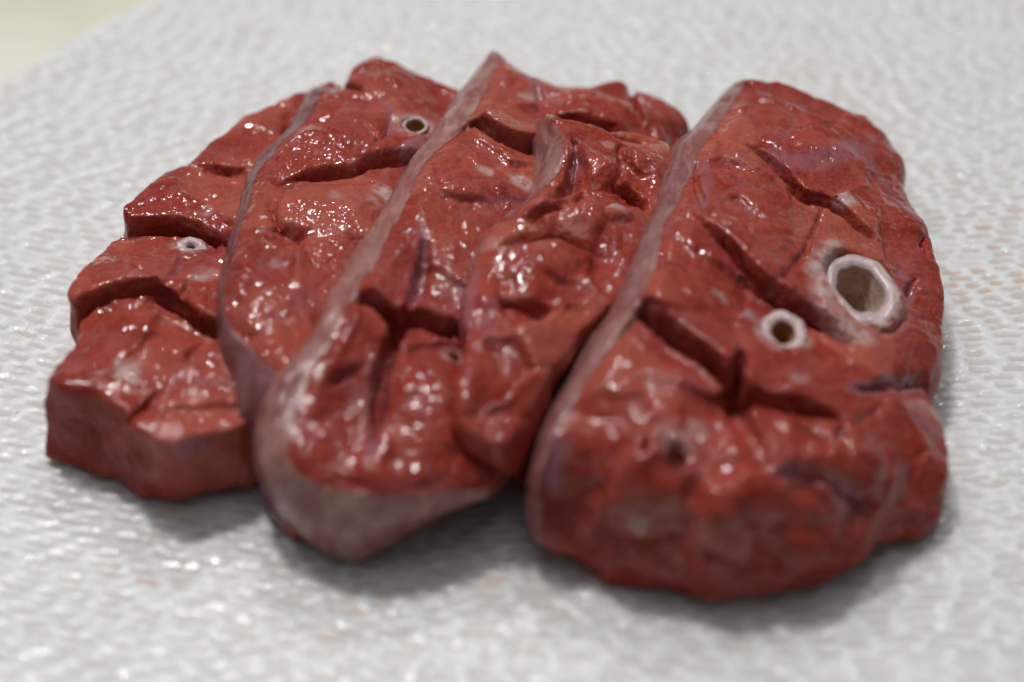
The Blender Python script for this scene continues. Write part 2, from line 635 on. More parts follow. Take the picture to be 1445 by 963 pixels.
class Slice:
    """rim: (px, py, z, membrane 0..1, base) around the cut face; base is None (straight down to zb),
    ('p', px, py, z) or ('s', px, py) = resting on the slice below."""

    def __init__(self, rim, controls, below=None, zb=0.3, bulge=0.6, seed=0, facet=1.0, rough=1.0):
        self.seed, self.facet, self.rough = seed, facet, rough
        self.rim = np.array([unproj(*r[:3]) for r in rim])
        self.mem = np.array([r[3] for r in rim], float)
        cp = np.array([unproj(*c) for c in controls])
        pts = np.concatenate([self.rim, cp])
        self.top = TPS(pts[:, :2], pts[:, 2])
        base = []
        cen = self.rim.mean(0)
        for r, q in zip(rim, self.rim):
            b = r[4] if len(r) > 4 else None
            if b is None:
                d = q - cen
                d[2] = 0
                d /= np.linalg.norm(d)
                base.append(np.array([q[0], q[1], zb]) - 0.8 * d)
            elif b[0] == 'p':
                base.append(unproj(*b[1:]))
            else:
                p = surf_point(below.top, b[1], b[2])
                base.append(np.array([p[0], p[1], p[2] - 0.8]))
        self.base = np.array(base)
        self.grooves = []
        self.lumps = []
        self.pits = []
        self.septa = []
        self.pales = []
        self.pale_paths = []
        self.bulge = bulge
        self.tint = 0.1
        self.wet = 1.0
        self.rolls = 0.0

    def at(self, px, py):
        return surf_point(self.top, px, py)

    def path(self, pts):
        p = np.array([self.at(*q[:2])[:2] for q in pts])
        # smooth the polyline (Catmull-Rom)
        out = []
        for k in range(len(p) - 1):
            a, b, c, d = p[max(k - 1, 0)], p[k], p[k + 1], p[min(k + 2, len(p) - 1)]
            for t in np.linspace(0, 1, 5)[:-1]:
                out.append(0.5 * (2 * b + (c - a) * t + (2 * a - 5 * b + 4 * c - d) * t * t + (3 * b - a - 3 * c + d) * t ** 3))
        out.append(p[-1])
        return np.array(out)

    def groove(self, pts, depth, width=1.3, pillow=0.8, step=0.0, ends=(1, 1)):
        self.grooves.append((self.path(pts), depth * 1.4, width * 0.88, pillow * 0.4, step * 1.9, ends))

    def lump(self, px, py, r, h, sq=1.0, ang=0.0):
        p = self.at(px, py)
        self.lumps.append((p[:2], r, h, sq, math.radians(ang)))

    def septum(self, pts, width=0.6, strength=0.8):
        self.septa.append((self.path(pts), width, strength))

    def pale_path(self, pts, width, s=0.9):
        self.pale_paths.append((self.path(pts), width, s))

    def pale(self, px, py, r, s=0.8):
        self.pales.append((self.at(px, py), r, s))

    def macro(self, v):
        """Displaces z by cuts, lumps and vessel holes; fades out towards the underside."""
        xy = v[:, :2]
        wxy = xy + np.stack([0.45 * vnoise(np.c_[xy / 5.0, xy[:, 0] * 0 + 1], 41), 0.45 * vnoise(np.c_[xy / 5.0, xy[:, 0] * 0 + 7], 42)], 1)
        zt = self.top(xy)
        near = ss(zt - v[:, 2], 7.0, 1.0)
        near = np.maximum(near, 0.25 * ss(v[:, 2], 1.0, 6.0))
        dz = np.zeros(len(v))
        self.cut = np.zeros(len(v))
        for c, r, h, sq, ang in self.lumps:
            d = wxy - c
            x = d[:, 0] * math.cos(ang) + d[:, 1] * math.sin(ang)
            y = -d[:, 0] * math.sin(ang) + d[:, 1] * math.cos(ang)
            q = (x / r) ** 2 + (y / (r * sq)) ** 2
            dz += h * np.exp(-q ** 1.3)
        fx = xy + 2.0 * np.stack([vnoise(np.c_[xy / 7.0, xy[:, 0] * 0 + 3 + self.seed], 81), vnoise(np.c_[xy / 7.0, xy[:, 0] * 0 + 9 + self.seed], 82)], 1)
        rd, _, rpar = poly_dist(xy, self.rim[:, :2], True)
        rk = np.floor(rpar).astype(int) % len(self.rim)
        dz -= 1.3 * self.mem[rk] * (1 - ss(rd, 0.0, 3.2))
        tame = 0.15 + 0.85 * ss(rd, 0.5, 4.5)
        for size, a_off, a_slope in ((15.0, 0.55, 2.2), (7.5, 0.22, 0.6)):
            bd, hid, off = voro2(fx / size + 31.7 * self.seed, 83)
            r1, r2, r3 = ((hid & 255) / 127.5 - 1), (((hid >> 8) & 255) / 127.5 - 1), (((hid >> 16) & 255) / 127.5 - 1)
            if size > 10:
                self.tone = 0.5 + 0.5 * r1 * ss(bd, 0.0, 0.06)
            dz += self.facet * tame * ss(bd, 0.0, 0.10) * (a_off * r1 + a_slope * (r2 * off[:, 0] + r3 * off[:, 1]))
        for pts, depth, width, pillow, step, ends in self.grooves:
            d, sd, par = poly_dist(wxy, pts)
            n = len(pts) - 1
            t = par / n
            tap = np.ones(len(v))
            if ends[0]:
                tap *= ss(t, 0.0, 0.42 * ends[0])
            if ends[1]:
                tap *= ss(t, 1.0, 1 - 0.42 * ends[1])
            w = width * (0.45 + 0.55 * tap)
            w = np.where(sd > 0, w * 1.15, w * 0.42)      # sloping far wall, sharp near lip
            cut = depth * tap * (1 - ss(d, w * 0.05, w))
            self.cut = np.maximum(self.cut, cut)
            dz -= cut
            dz -= pillow * tap * np.exp(-(d / 2.6))
            if step:
                dz += step * tap * sd * ss(d, 0, width) * np.exp(-d / 7.0)
        for p, r, depth, sq, ang in self.pits:
            d = xy - p
            ca, sa = math.cos(math.radians(ang)), math.sin(math.radians(ang))
            d = np.hypot(ca * d[:, 0] + sa * d[:, 1], (ca * d[:, 1] - sa * d[:, 0]) / sq)
            dz -= depth * (1 - ss(d, r * 0.75, r * 1.05))
        return dz * near

    def build(self, name, label, voxel=0.40):
        seed = self.seed
        rim, base = self.rim, self.base
        n = len(rim)
        mid = rim * 0.5 + base * 0.5
        d = mid - mid.mean(0)
        d[:, 2] = 0
        d /= np.linalg.norm(d, axis=1)[:, None]
        mid = mid + d * self.bulge
        # interior cap points on a coarse grid
        from mathutils.geometry import delaunay_2d_cdt
        lo, hi = rim[:, :2].min(0), rim[:, :2].max(0)
        gx, gy = np.meshgrid(np.arange(lo[0], hi[0], 2.2), np.arange(lo[1], hi[1], 2.2))
        g = np.stack([gx.ravel(), gy.ravel()], 1)
        dd, _, _ = poly_dist(g, rim[:, :2], True)
        g = g[inside(g, rim[:, :2]) & (dd > 0.9)]
        allp = np.concatenate([rim[:, :2], g])
        res = delaunay_2d_cdt([Vector(p) for p in allp], [], [list(range(n))], 1, 1e-4)
        cv = np.array([list(q) for q in res[0]])
        cz = self.top(cv)
        tris = res[2]
        orig = res[3]
        where = {}
        for k, os_ in enumerate(orig):
            for o_ in os_:
                where[o_] = k
        cap = np.c_[cv, cz]
        ridx = [where[k] for k in range(n)]
        cap[ridx, 2] = rim[:, 2]
        m = len(cap)
        verts = np.concatenate([cap, mid, base, [base.mean(0) * [1, 1, 0] + [0, 0, max(0.3, base[:, 2].min())]]])
        faces = [tuple(t) for t in tris]
        for k in range(n):
            j = (k + 1) % n
            faces.append((ridx[k], ridx[j], m + j, m + k))
            faces.append((m + k, m + j, m + n + j, m + n + k))
            faces.append((m + n + k, m + n + j, m + 2 * n))
        v, f = remesh(verts.tolist(), faces, 0.6)
        v = smooth(v, f, 4)
        v[:, 2] += self.macro(v)
        v, f = remesh(v.tolist(), f.tolist(), voxel)
        v = smooth(v, f, 1)
        nr = normals(v, f)
        if np.dot(nr[np.argmax(v[:, 2])], [0, 0, 1]) < 0:
            f = f[:, ::-1]
            nr = -nr
        # what is membrane-covered side, what is cut face
        xy = v[:, :2]
        dist, _, par = poly_dist(xy, rim[:, :2], True)
        out = np.where(inside(xy, rim[:, :2]), -dist, dist)
        zt = self.top(xy)
        depth = zt - v[:, 2]
        self.macro(v)
        cut = self.cut
        tone = self.tone
        plain = 1 - ss(cut, 0.4, 1.2)
        under = ss(depth, 1.2, 2.4) * plain * ss(nr[:, 2], 0.55, 0.25)
        wall = np.maximum(np.maximum(ss(out, -0.8, 0.7), ss(depth, 0.7, 1.8) * ss(out, -0.9, -0.3)) * (1 - ss(cut, 1.5, 3.0)), under)
        k0 = np.floor(par).astype(int) % n
        k1 = (k0 + 1) % n
        t = par - np.floor(par)
        mem = (self.mem[k0] * (1 - t) + self.mem[k1] * t)
        skin = wall * mem
        # natural unevenness of the cut face: lobules and pores
        q = v + 100 * seed
        warp = v + 1.6 * np.stack([vnoise(q / 6, 51), vnoise(q / 6, 52), vnoise(q / 6, 53)], 1)
        lob, lid = voro((warp + 50 * seed) / np.array([8.5, 8.5, 8.5]), 61 + seed)
        lob2, _ = voro((warp + 50 * seed) / 3.4, 71 + seed)
        crease = 1 - ss(lob, 0.0, 0.16)
        amp = 0.5 + 0.5 * ss(vnoise(q / 16, 54), -0.3, 0.4)
        dn = self.rough * (0.75 * vnoise(q / 9.0, 55) + 0.22 * vnoise(q / 3.6, 56)) + 0.045 * vnoise(q / 1.5, 57)
        dn += amp * (-0.22 * crease + 0.42 * (lid - 0.5) * ss(lob, 0.05, 0.4)) - 0.04 * (1 - ss(lob2, 0, 0.14)) * amp
        dn += 1.2 * wall * (1 - np.clip(mem * 1.5, 0, 1)) * vnoise(q / 6.5, 59) * self.rough
        if self.rolls:
            rol, _ = voro((warp + 1.5 * np.stack([vnoise(q / 4, 91), vnoise(q / 4, 92), vnoise(q / 4, 93)], 1)) / 15.0, 95)
            wgt = ss(-v[:, 1], 34, 56) * ss(v[:, 2], 0.0, 3.0)
            dn += self.rolls * wgt * (ss(rol, -0.1, 0.5) - 0.6)
            tone = 0.5 + (tone - 0.5) * (1 - wgt)
        soft = 1 - 0.62 * skin
        v = v + nr * (dn * soft)[:, None]
        v[:, 2] = np.maximum(v[:, 2], 0.12)
        septa = 0.25 * crease * ss(vnoise(q / 12, 58), 0.0, 0.45)
        for pts, w, s in self.septa:
            d, _, par2 = poly_dist(xy + 0.5 * np.stack([vnoise(q / 2.5, 44), vnoise(q / 2.5, 45)], 1), pts)
            tt = par2 / (len(pts) - 1)
            septa = np.maximum(septa, s * (1 - ss(d, w * 0.4, w * 1.5)) * ss(tt, -0.02, 0.15) * ss(tt, 1.02, 0.85))
        pale = np.zeros(len(v))
        for c, r, s in self.pales:
            d = np.sqrt(((v - c) ** 2 * np.array([1, 1, 0.5])).sum(1)) + 0.9 * vnoise(q / 2.0, 46)
            pale = np.maximum(pale, s * (1 - ss(d, r * 0.5, r * 1.2)))
        for pts, w, s in self.pale_paths:
            d, _, par2 = poly_dist(xy + 0.4 * np.stack([vnoise(q / 2.0, 47), vnoise(q / 2.0, 48)], 1), pts)
            pale = np.maximum(pale, s * (1 - ss(d, w * 0.2, w * 1.7)) * ss(depth, 2.5, 1.0))
        septa = septa * ss(depth, 5.0, 2.5)
        org = (float(self.base[:, 0].mean()), float(self.base[:, 1].mean()), 0.0)
        root = bpy.data.objects.new(name, None)
        root.empty_display_size = 0.01
        sc.collection.objects.link(root)
        root.location = [c * MM for c in org]
        root["label"] = label
        root["category"] = "meat slice"
        root["group"] = "raw lung slices overlapping on the plate"
        make_object("flesh", v, f, M_FLESH, root, {"septa": septa, "pale": pale, "tone": tone, "wet": self.wet * (1 - 0.6 * wall)}, org)
        # the thin skin lies just over the flesh where the slice keeps its outside
        keep = (skin[f].max(1) > 0.06) & (nr[f][:, :, 2].mean(1) > -0.75)
        fs = f[keep]
        used, inv = np.unique(fs, return_inverse=True)
        if len(used):
            nr2 = normals(v, f)
            vs_ = v[used] + nr2[used] * 0.13
            make_object("membrane", vs_, inv.reshape(-1, 4), M_SKIN, root, {"skin": skin[used], "tint": np.full(len(used), self.tint)}, org)
        self.root, self.org = root, org
        self.v, self.nr, self.f = v, nr, f
        return root

    def airway(self, px, py, R, r_in, depth=6.0, squash=1.0, ang=0.0, lip=0.7, red=False, tilt=(0, 0), off=(0, 0), shear=(0, 0), lift=-0.25, soft=0.0, label=None, seed=1):
        """Cut end of an airway: a pale ring with its own lining inside."""
        p = self.airpts[(px, py)]
        z = float(np.median(self.ringz(p, R * 1.25)))
        nx, ny = tilt
        nz = np.array([nx, ny, 1.0])
        nz /= np.linalg.norm(nz)
        ax = np.cross([0, 1, 0], nz)
        ax /= np.linalg.norm(ax)
        ay = np.cross(nz, ax)
        cen = np.array([p[0], p[1], z])
        z += lift
        prof = [(1.14, -3.0), (1.09, -0.8), (1.02, -0.05), (0.90, lip * 0.75), (0.76, lip)]
        blend = np.clip(np.array([1.0, 0.95, 0.60, 0.2, 0.0, 0.0, 0.0]) + soft, 0, 1)
        seg = 80
        ph = np.linspace(0, 2 * np.pi, seg, endpoint=False)
        wob = 1 + 0.15 * vnoise(np.stack([np.cos(ph) * 1.5 + seed * 9, np.sin(ph) * 1.5, ph * 0], 1), 3) + 0.02 * vnoise(np.stack([np.cos(ph) * 4 + seed * 9, np.sin(ph) * 4, ph * 0], 1), 4)
        ca, sa = math.cos(math.radians(ang)), math.sin(math.radians(ang))
        lipz = 0.35 * vnoise(np.stack([np.cos(ph) * 1.3 + seed * 5, np.sin(ph) * 1.3, ph * 0 + 2], 1), 8)

        def loop(rad_fn, h, o=(0, 0)):
            x = np.cos(ph) * rad_fn
            y = np.sin(ph) * rad_fn * squash
            X = ca * x - sa * y + o[0]
            Y = sa * x + ca * y + o[1]
            return cen + X[:, None] * ax + Y[:, None] * ay + (h)[:, None] * nz
        loops = []
        for k, hh in prof:
            rag = 1 + 0.10 * max(0.0, k - 0.85) / 0.5 * vnoise(np.stack([np.cos(ph) * 2.0 + seed * 3, np.sin(ph) * 2.0, ph * 0 + k], 1), 12)
            rad = np.where(k >= 0.95, R * k, r_in + (R - r_in) * (k - 0.55) / 0.45) * wob * rag
            loops.append(loop(rad, hh + lipz * (1 if hh > 0 else 0.3), (off[0] * (1 if k < 0.95 else 0), off[1] * (1 if k < 0.95 else 0))))
        loops.append(loop(r_in * 1.0 * wob, lip * 0.4 + lipz, off))
        loops.append(loop(r_in * 0.97 * wob, -0.5 + lipz * 0.5, off))
        V = np.concatenate(loops)
        L = len(loops)
        k = np.arange(seg)
        F = np.concatenate([np.stack([a * seg + k, a * seg + (k + 1) % seg, (a + 1) * seg + (k + 1) % seg, (a + 1) * seg + k], 1) for a in range(L - 1)])
        ring = make_object("airway", V, F, M_RING, self.root, {"blend": np.repeat(blend, seg)}, self.org)
        if label:
            ring["label"] = label
        inner = [loop(r_in * 0.985 * wob, -0.3 + lipz * 0.6, off)]
        for q in np.linspace(0.12, 1, 7):
            inner.append(loop(r_in * (0.97 - 0.14 * q ** 2) * wob * (1 + 0.05 * math.sin(q * 9)), np.full(seg, -0.3 - depth * q), (off[0] + shear[0] * q, off[1] + shear[1] * q)))
        V2 = np.concatenate(inner + [inner[-1].mean(0)[None] - nz * 0.6])
        L2 = len(inner)
        F2 = [tuple(x) for a in range(L2 - 1) for x in np.stack([a * seg + k, a * seg + (k + 1) % seg, (a + 1) * seg + (k + 1) % seg, (a + 1) * seg + k], 1).tolist()]
        last = (L2 - 1) * seg
        F2 += [(last + a, last + (a + 1) % seg, L2 * seg) for a in range(seg)]
        make_object("lumen", V2, None, M_LUMEN_RED if red else M_LUMEN, ring, None, self.org, polys=F2)

    airpts = None

    def hole(self, px, py, r, depth, sq=1.0, ang=0.0):
        if self.airpts is None:
            self.airpts = {}
        p = self.at(px, py)
        self.airpts[(px, py)] = p
        self.pits.append((p[:2], r, depth, sq, ang))

    def ringz(self, p, r):
        d = np.hypot(self.v[:, 0] - p[0], self.v[:, 1] - p[1])
        m = (d > r * 0.9) & (d < r * 1.25) & (self.nr[:, 2] > 0.3) & (self.v[:, 2] > 4)
        return self.v[m, 2] if m.any() else np.array([p[2]])


build_table()
build_plate()

# ---- leftmost slice, lying flat
A = Slice([
    (470, 112, 12, 0), (400, 138, 13, 0), (339, 167, 14, .2), (298, 190, 14.5, .2), (272, 219, 15, .2), (262, 230, 14.6, .2), (247, 233, 15.5, .2),
    (223, 247, 16, .2), (197, 269, 16.5, .2), (169, 294, 17, .1), (176, 320, 15.0, 0), (154, 327, 15.8, .2), (139, 348, 16, .2),
    (111, 381, 16.5, .2), (93, 413, 17, .1), (108, 440, 15.6, 0), (113, 449, 16.5, .1), (96, 486, 17, .1),
    (62, 529, 18, .1, ('p', 62, 648, 0.2)), (81, 536, 18, 0, ('p', 111, 662, 0.2)), (130, 546, 18, 0, ('p', 141, 677, 0.2)),
    (171, 576, 17.5, 0, ('p', 172, 687, 0.2)), (186, 602, 17, 0, ('p', 197, 703, 0.2)), (216, 624, 16.5, 0, ('p', 227, 710, 0.2)),
    (242, 632, 16, 0, ('p', 255, 710, 0.2)), (287, 617, 16, 0, ('p', 290, 706, 0.2)), (335, 602, 16, 0, ('p', 358, 688, 0.2)),
    (400, 560, 14, 0), (460, 450, 13, 0), (520, 300, 12, 0), (540, 180, 11, 0)],
    [(230, 480, 17.5), (250, 370, 16.5), (260, 270, 16), (340, 200, 15), (200, 560, 17.5), (330, 400, 16)], seed=0, facet=0.8, rough=0.9)
A.groove([(258, 228), (300, 237), (335, 241), (365, 232)], 2.6, 1.2, 0.6, step=0.5)
A.groove([(166, 320), (210, 322), (255, 318), (295, 330), (330, 346)], 5.5, 1.6, 0.7, step=0.9, ends=(0, 0))
A.groove([(104, 442), (135, 425), (180, 415), (222, 416), (255, 433), (280, 456), (312, 466), (350, 470)], 7.5, 2.1, 0.8, step=0.9, ends=(0, 0))
A.groove([(184, 592), (205, 570), (228, 544)], 3.0, 1.1, 0.7, ends=(0, 1))
A.groove([(262, 520), (275, 495), (300, 470)], 1.2, 1.0, 0.4)
A.groove([(268, 440), (262, 415), (275, 385)], 1.6, 1.0, 0.5)
A.lump(215, 455, 8, 1.0)
A.lump(290, 520, 7, 1.2)
A.lump(240, 600, 6, 0.8)
A.septum([(178, 682), (205, 655), (242, 633), (300, 612)], 0.5, 0.6)
A.pale(180, 518, 2.6, 0.8)
A.pale(290, 385, 2.4, 0.6)
A.pale(267, 336, 3.6, 0.9)
A.pale(290, 300, 1.8, 0.5)
A.hole(268, 337, 2.2, 3)
A.build("lung_slice", "leftmost flat slice split into four blocks by cross cuts")
A.airway(268, 337, 2.5, 0.7, 2.5, 1.2, 70, 0.4, lift=0.7, soft=0.12, red=True, seed=2)

# ---- second slice, resting on the first
B = Slice([
    (452, 124, 18, .9, ('s', 440, 126)), (440, 142, 19, 1, ('s', 424, 142)), (424, 168, 20, 1, ('s', 408, 168)), (403, 195, 20.5, 1, ('s', 390, 196)),
    (372, 221, 21, 1, ('s', 363, 224)), (356, 243, 21.5, 1, ('s', 348, 247)), (349, 277, 22, 1, ('s', 341, 282)),
    (338, 310, 22.5, 1, ('s', 330, 316)), (326, 352, 23, 1, ('s', 317, 358)), (315, 396, 23.2, 1, ('s', 306, 402)), (312, 430, 23.2, 1, ('s', 303, 445)),
    (319, 452, 23, 1, ('s', 308, 490)), (352, 488, 23, 1, ('s', 322, 530)), (389, 520, 23, 1, ('s', 338, 585)),
    (400, 560, 22, 1, ('p', 349, 620, 11)), (402, 600, 20, 1, ('p', 356, 665, 6)), (412, 650, 15, .6, ('p', 378, 726, 1)),
    (430, 700, 11, .2, ('p', 413, 770, 0.2)), (530, 680, 9, 0), (610, 560, 10, 0), (660, 420, 12, 0), (700, 280, 13, 0), (705, 180, 12, 0),
    (648, 128, 13, 0), (600, 103, 14, 0), (560, 83, 14.5, 0), (530, 77, 15, 0), (505, 85, 15.5, 0), (490, 98, 15.5, .2),
    (487, 112, 16, .3), (475, 118, 16.5, .5)],
    [(450, 250, 20.5), (430, 380, 21.5), (540, 180, 19), (520, 300, 20), (390, 460, 22.5), (570, 130, 17)], below=A, zb=11, seed=1, facet=0.9, rough=1.1)
B.groove([(372, 262), (420, 252), (462, 245), (505, 241), (545, 231), (585, 228)], 3.4, 2.2, 1.2, step=0.5, ends=(1, 0))
B.groove([(372, 272), (382, 300), (395, 322), (430, 337), (478, 340)], 2.0, 1.2, 0.5)
B.groove([(427, 337), (440, 372), (470, 392)], 0.9, 1.0, 0.4)
B.groove([(484, 118), (500, 125), (512, 130)], 3.2, 1.7, 0.6, ends=(0, 1))
B.groove([(520, 225), (545, 196), (552, 160)], 1.2, 1.3, 0.5)
B.groove([(385, 235), (400, 215), (440, 200)], 1.6, 1.2, 0.5)
B.groove([(318, 450), (350, 470), (400, 478)], 0.8, 1.1, 0.4)
B.lump(470, 290, 7, 1.3, 0.8, 20)
B.lump(440, 200, 5, 1.2)
B.lump(505, 175, 6, 1.2)
B.lump(380, 360, 8, 1.0)
B.lump(530, 110, 5, 1.4)
B.lump(355, 410, 6, 0.8)
B.septum([(430, 255), (480, 243), (540, 232)], 0.8, 0.5)
B.septum([(545, 196), (552, 160), (535, 140)], 0.8, 0.6)
B.septum([(600, 205), (580, 215), (560, 222)], 1.2, 0.7)
B.pale(585, 178, 4.4, 0.8)
B.pale(540, 272, 2.3, 0.9)
B.pale(475, 285, 1.8, 0.5)
B.pale(390, 370, 1.5, 0.4)
B.pale(525, 290, 1.8, 0.5)
B.hole(586, 179, 2.2, 5)
B.tint = 0.75
B.build("lung_slice", "second slice from the left with thin shiny membrane edge and small airway")
B.airway(586, 179, 2.3, 1.75, 4.0, 1.1, 0, 0.12, soft=0.32, lift=-0.15, red=True, seed=3)

# ---- third slice, broad pale skin along its left side and rounded front end
C = Slice([
    (700, 79, 19, 1, ('p', 689, 82, 13)), (679, 122, 22, 1, ('p', 660, 113, 15)), (664, 153, 23.5, 1, ('p', 636, 140, 16)), (625, 190, 25, 1, ('s', 614, 172)),
    (595, 224, 26, 1, ('s', 598, 210)), (577, 258, 26.5, 1, ('s', 570, 248)), (562, 299, 27, 1, ('s', 541, 290)), (535, 337, 27.5, 1, ('s', 510, 340)),
    (517, 378, 28, 1, ('s', 483, 368)), (500, 408, 28, 1, ('s', 462, 406)), (479, 446, 27.5, 1, ('s', 441, 462)), (454, 479, 27, 1, ('s', 416, 498)),
    (434, 512, 26, 1, ('s', 385, 530)), (415, 560, 24.5, 1, ('p', 366, 566, 19)), (404, 595, 23, 1, ('p', 358, 608, 15.5)),
    (400, 633, 21, 1, ('p', 356, 657, 11)), (412, 658, 19.5, 1, ('p', 366, 690, 8)), (437, 674, 18.5, 1, ('p', 397, 730, 5)),
    (487, 687, 18, 1, ('p', 445, 776, 1.5)), (520, 690, 18, 1, ('p', 499, 797, 0.2)), (555, 692, 17.5, 1, ('p', 545, 776, 1.5)), (600, 691, 16.5, 1, ('p', 599, 743, 4)),
    (653, 687, 15, 1, ('p', 640, 722, 5)), (692, 683, 13.5, .6, ('p', 695, 698, 6)),
    (745, 600, 12, 0), (800, 500, 13, 0), (850, 400, 13, 0), (900, 300, 12, 0), (960, 205, 9, 0), (968, 174, 9, 0),
    (953, 155, 10, 0), (932, 139, 11, 0), (899, 124, 12.5, 0), (887, 112, 13.5, 0), (870, 110, 13.5, 0), (833, 122, 14, 0), (808, 124, 14, 0),
    (787, 122, 15, .2), (766, 112, 16, .3), (733, 95, 18, .3)],
    [(690, 230, 23), (640, 340, 24), (580, 380, 24.5), (700, 340, 22), (720, 140, 20), (830, 150, 17), (900, 165, 15), (600, 520, 22), (620, 620, 19.5),
     (500, 520, 24), (450, 610, 21), (500, 640, 19.5), (560, 560, 21), (750, 230, 20), (700, 440, 20)], below=B, zb=4, bulge=1.6, seed=2, facet=0.9, rough=0.9)
C.groove([(664, 163), (676, 172), (700, 190), (728, 204), (765, 208)], 6.0, 2.2, 1.0, step=1.0, ends=(0.35, 0))
C.groove([(600, 268), (635, 287), (672, 291), (740, 286)], 1.5, 1.0, 0.3, step=0.4)
C.groove([(593, 310), (598, 345), (592, 385), (578, 425), (565, 446)], 2.0, 1.6, 0.8, step=-0.4)
C.groove([(500, 416), (518, 420), (540, 436), (556, 452), (590, 446), (630, 456), (680, 462)], 7.0, 2.3, 0.8, step=0.8, ends=(0.3, 0))
C.groove([(555, 455), (545, 490), (529, 535), (526, 600), (521, 665)], 3.6, 2.3, 1.0, step=0.3, ends=(0, 1))
C.groove([(455, 540), (480, 520), (520, 515)], 1.4, 1.4, 0.6)
C.groove([(770, 160), (800, 168), (850, 180), (900, 193)], 4.0, 1.6, 0.7, step=0.7)
C.groove([(888, 112), (897, 150), (905, 185)], 2.2, 1.3, 0.8, ends=(0, 1))
C.groove([(755, 118), (760, 140), (752, 165)], 1.2, 1.4, 0.5)
C.groove([(790, 125), (830, 150), (880, 160)], 1.0, 1.4, 0.5)
C.lump(480, 575, 8, -1.3, 1.5, 60)
C.lump(600, 540, 7, 1.8, 1.6, 70)
C.lump(690, 240, 9, 0.7)
C.lump(640, 370, 8, 1.4, 1.3, 70)
C.lump(548, 365, 6, -1.2, 1.5, 65)
C.lump(505, 445, 4.5, 0.9)
C.lump(930, 165, 5, 1.2)
C.lump(850, 150, 6, 1.0)
C.lump(800, 140, 5, 0.8)
C.lump(640, 600, 6, 0.9)
C.septum([(594, 315), (598, 345), (592, 385), (578, 425)], 0.7, 0.8)
C.septum([(548, 485), (531, 535), (527, 600), (521, 660)], 1.1, 0.75)
C.septum([(733, 95), (755, 118), (760, 140)], 1.5, 0.6)
C.pale(640, 491, 2.4, 0.8)
C.pale(737, 255, 2.6, 1.0)
C.pale(684, 238, 1.8, 0.6)
C.pale(745, 135, 2.2, 0.5)
C.pale(640, 400, 3.0, 0.35)
C.pits.append((C.at(640, 491)[:2], 1.0, 3.0, 1.3, 0.0))
C.tint = 0.0
C.wet = 0.9
C.build("lung_slice", "middle slice with broad whitish membrane along its left side and rounded front end")

# ---- fourth slice, crumpled, between the middle one and the big one
D = Slice([
    (776, 162, 27.5, 1, ('s', 760, 165)), (795, 186, 28.5, 1, ('s', 750, 182)), (792, 212, 28.5, 1, ('s', 753, 214)), (783, 234, 28, 1, ('s', 751, 245)),
    (762, 264, 27.5, 1, ('s', 747, 268)), (741, 290, 26.5, .6, ('s', 738, 294)), (712, 308, 26, .4, ('s', 704, 314)), (691, 330, 26, .6, ('s', 682, 336)),
    (671, 367, 26, .7, ('s', 664, 373)), (658, 405, 26, .4, ('s', 653, 412)), (655, 440, 25.5, .3, ('s', 650, 452)), (657, 500, 25, 0, ('s', 652, 516)),
    (646, 553, 24, 0, ('s', 640, 568)), (640, 590, 22.5, 0, ('s', 636, 608)), (658, 611, 21.5, 0, ('s', 662, 634)), (700, 634, 20, 0, ('p', 710, 668, 10)),
    (720, 632, 19.5, 0, ('p', 733, 702, 1)), (738, 603, 20, 0, ('p', 756, 690, 1)), (762, 557, 21, 0), (783, 515, 22, 0), (824, 466, 22.5, 0),
    (870, 420, 22.5, 0), (905, 350, 22, 0), (938, 290, 21, 0), (955, 230, 19, 0), (945, 200, 18, 0), (905, 188, 19.5, 0), (866, 184, 21, 0), (824, 174, 24, 0), (800, 166, 26, .3)],
    [(815, 215, 25.5), (805, 270, 25), (860, 240, 24), (880, 310, 23.5), (830, 320, 25), (760, 380, 26), (720, 450, 25.5), (800, 420, 24.5), (690, 560, 23.5),
     (740, 520, 24), (900, 240, 22)], below=C, zb=5, seed=3, facet=1.0, rough=1.15)
D.groove([(800, 180), (812, 205), (806, 245), (788, 275), (760, 300)], 3.2, 2.6, 0.6, ends=(1, 1))
D.groove([(725, 318), (760, 312), (790, 300), (815, 290)], 2.6, 1.7, 0.9, step=0.3)
D.groove([(812, 200), (825, 245), (815, 290), (805, 300)], 1.5, 1.3, 0.6)
D.groove([(850, 268), (875, 262), (900, 280), (912, 300)], 3.4, 1.6, 0.9, step=0.6)
D.groove([(868, 205), (874, 235), (862, 265)], 2.2, 1.6, 0.8)
D.groove([(825, 178), (860, 190), (890, 200), (930, 205)], 2.0, 1.5, 0.7)
D.groove([(890, 200), (885, 230), (905, 250), (935, 250)], 1.6, 1.3, 0.6)
D.groove([(670, 380), (710, 350), (760, 335), (830, 350), (880, 372)], 1.8, 1.8, 0.9)
D.groove([(684, 418), (720, 424), (765, 432), (830, 440)], 2.2, 1.6, 0.9, step=0.4)
D.groove([(765, 380), (790, 395), (830, 400)], 1.2, 1.2, 0.8)
D.groove([(680, 480), (700, 500), (705, 540)], 1.0, 1.5, 0.5)
D.lump(840, 235, 5, 1.4, 0.8)
D.lump(900, 225, 5, 1.2)
D.lump(835, 300, 8, 1.6, 0.6, 5)
D.lump(780, 350, 7, 0.9)
D.lump(710, 370, 6, 1.3)
D.lump(720, 470, 8, 1.0)
D.lump(690, 570, 7, 1.0)
D.lump(765, 305, 4, 1.3)
D.septum([(800, 190), (814, 215), (806, 255), (802, 285)], 0.8, 0.55)
D.septum([(672, 372), (662, 405), (660, 440), (668, 470)], 1.2, 0.6)
D.septum([(700, 415), (690, 450), (700, 490)], 1.0, 0.4)
D.pale(870, 303, 2.3, 0.7)
D.pale(857, 210, 1.6, 0.5)
D.pale(690, 345, 2.2, 0.4)
D.tint = 0.1
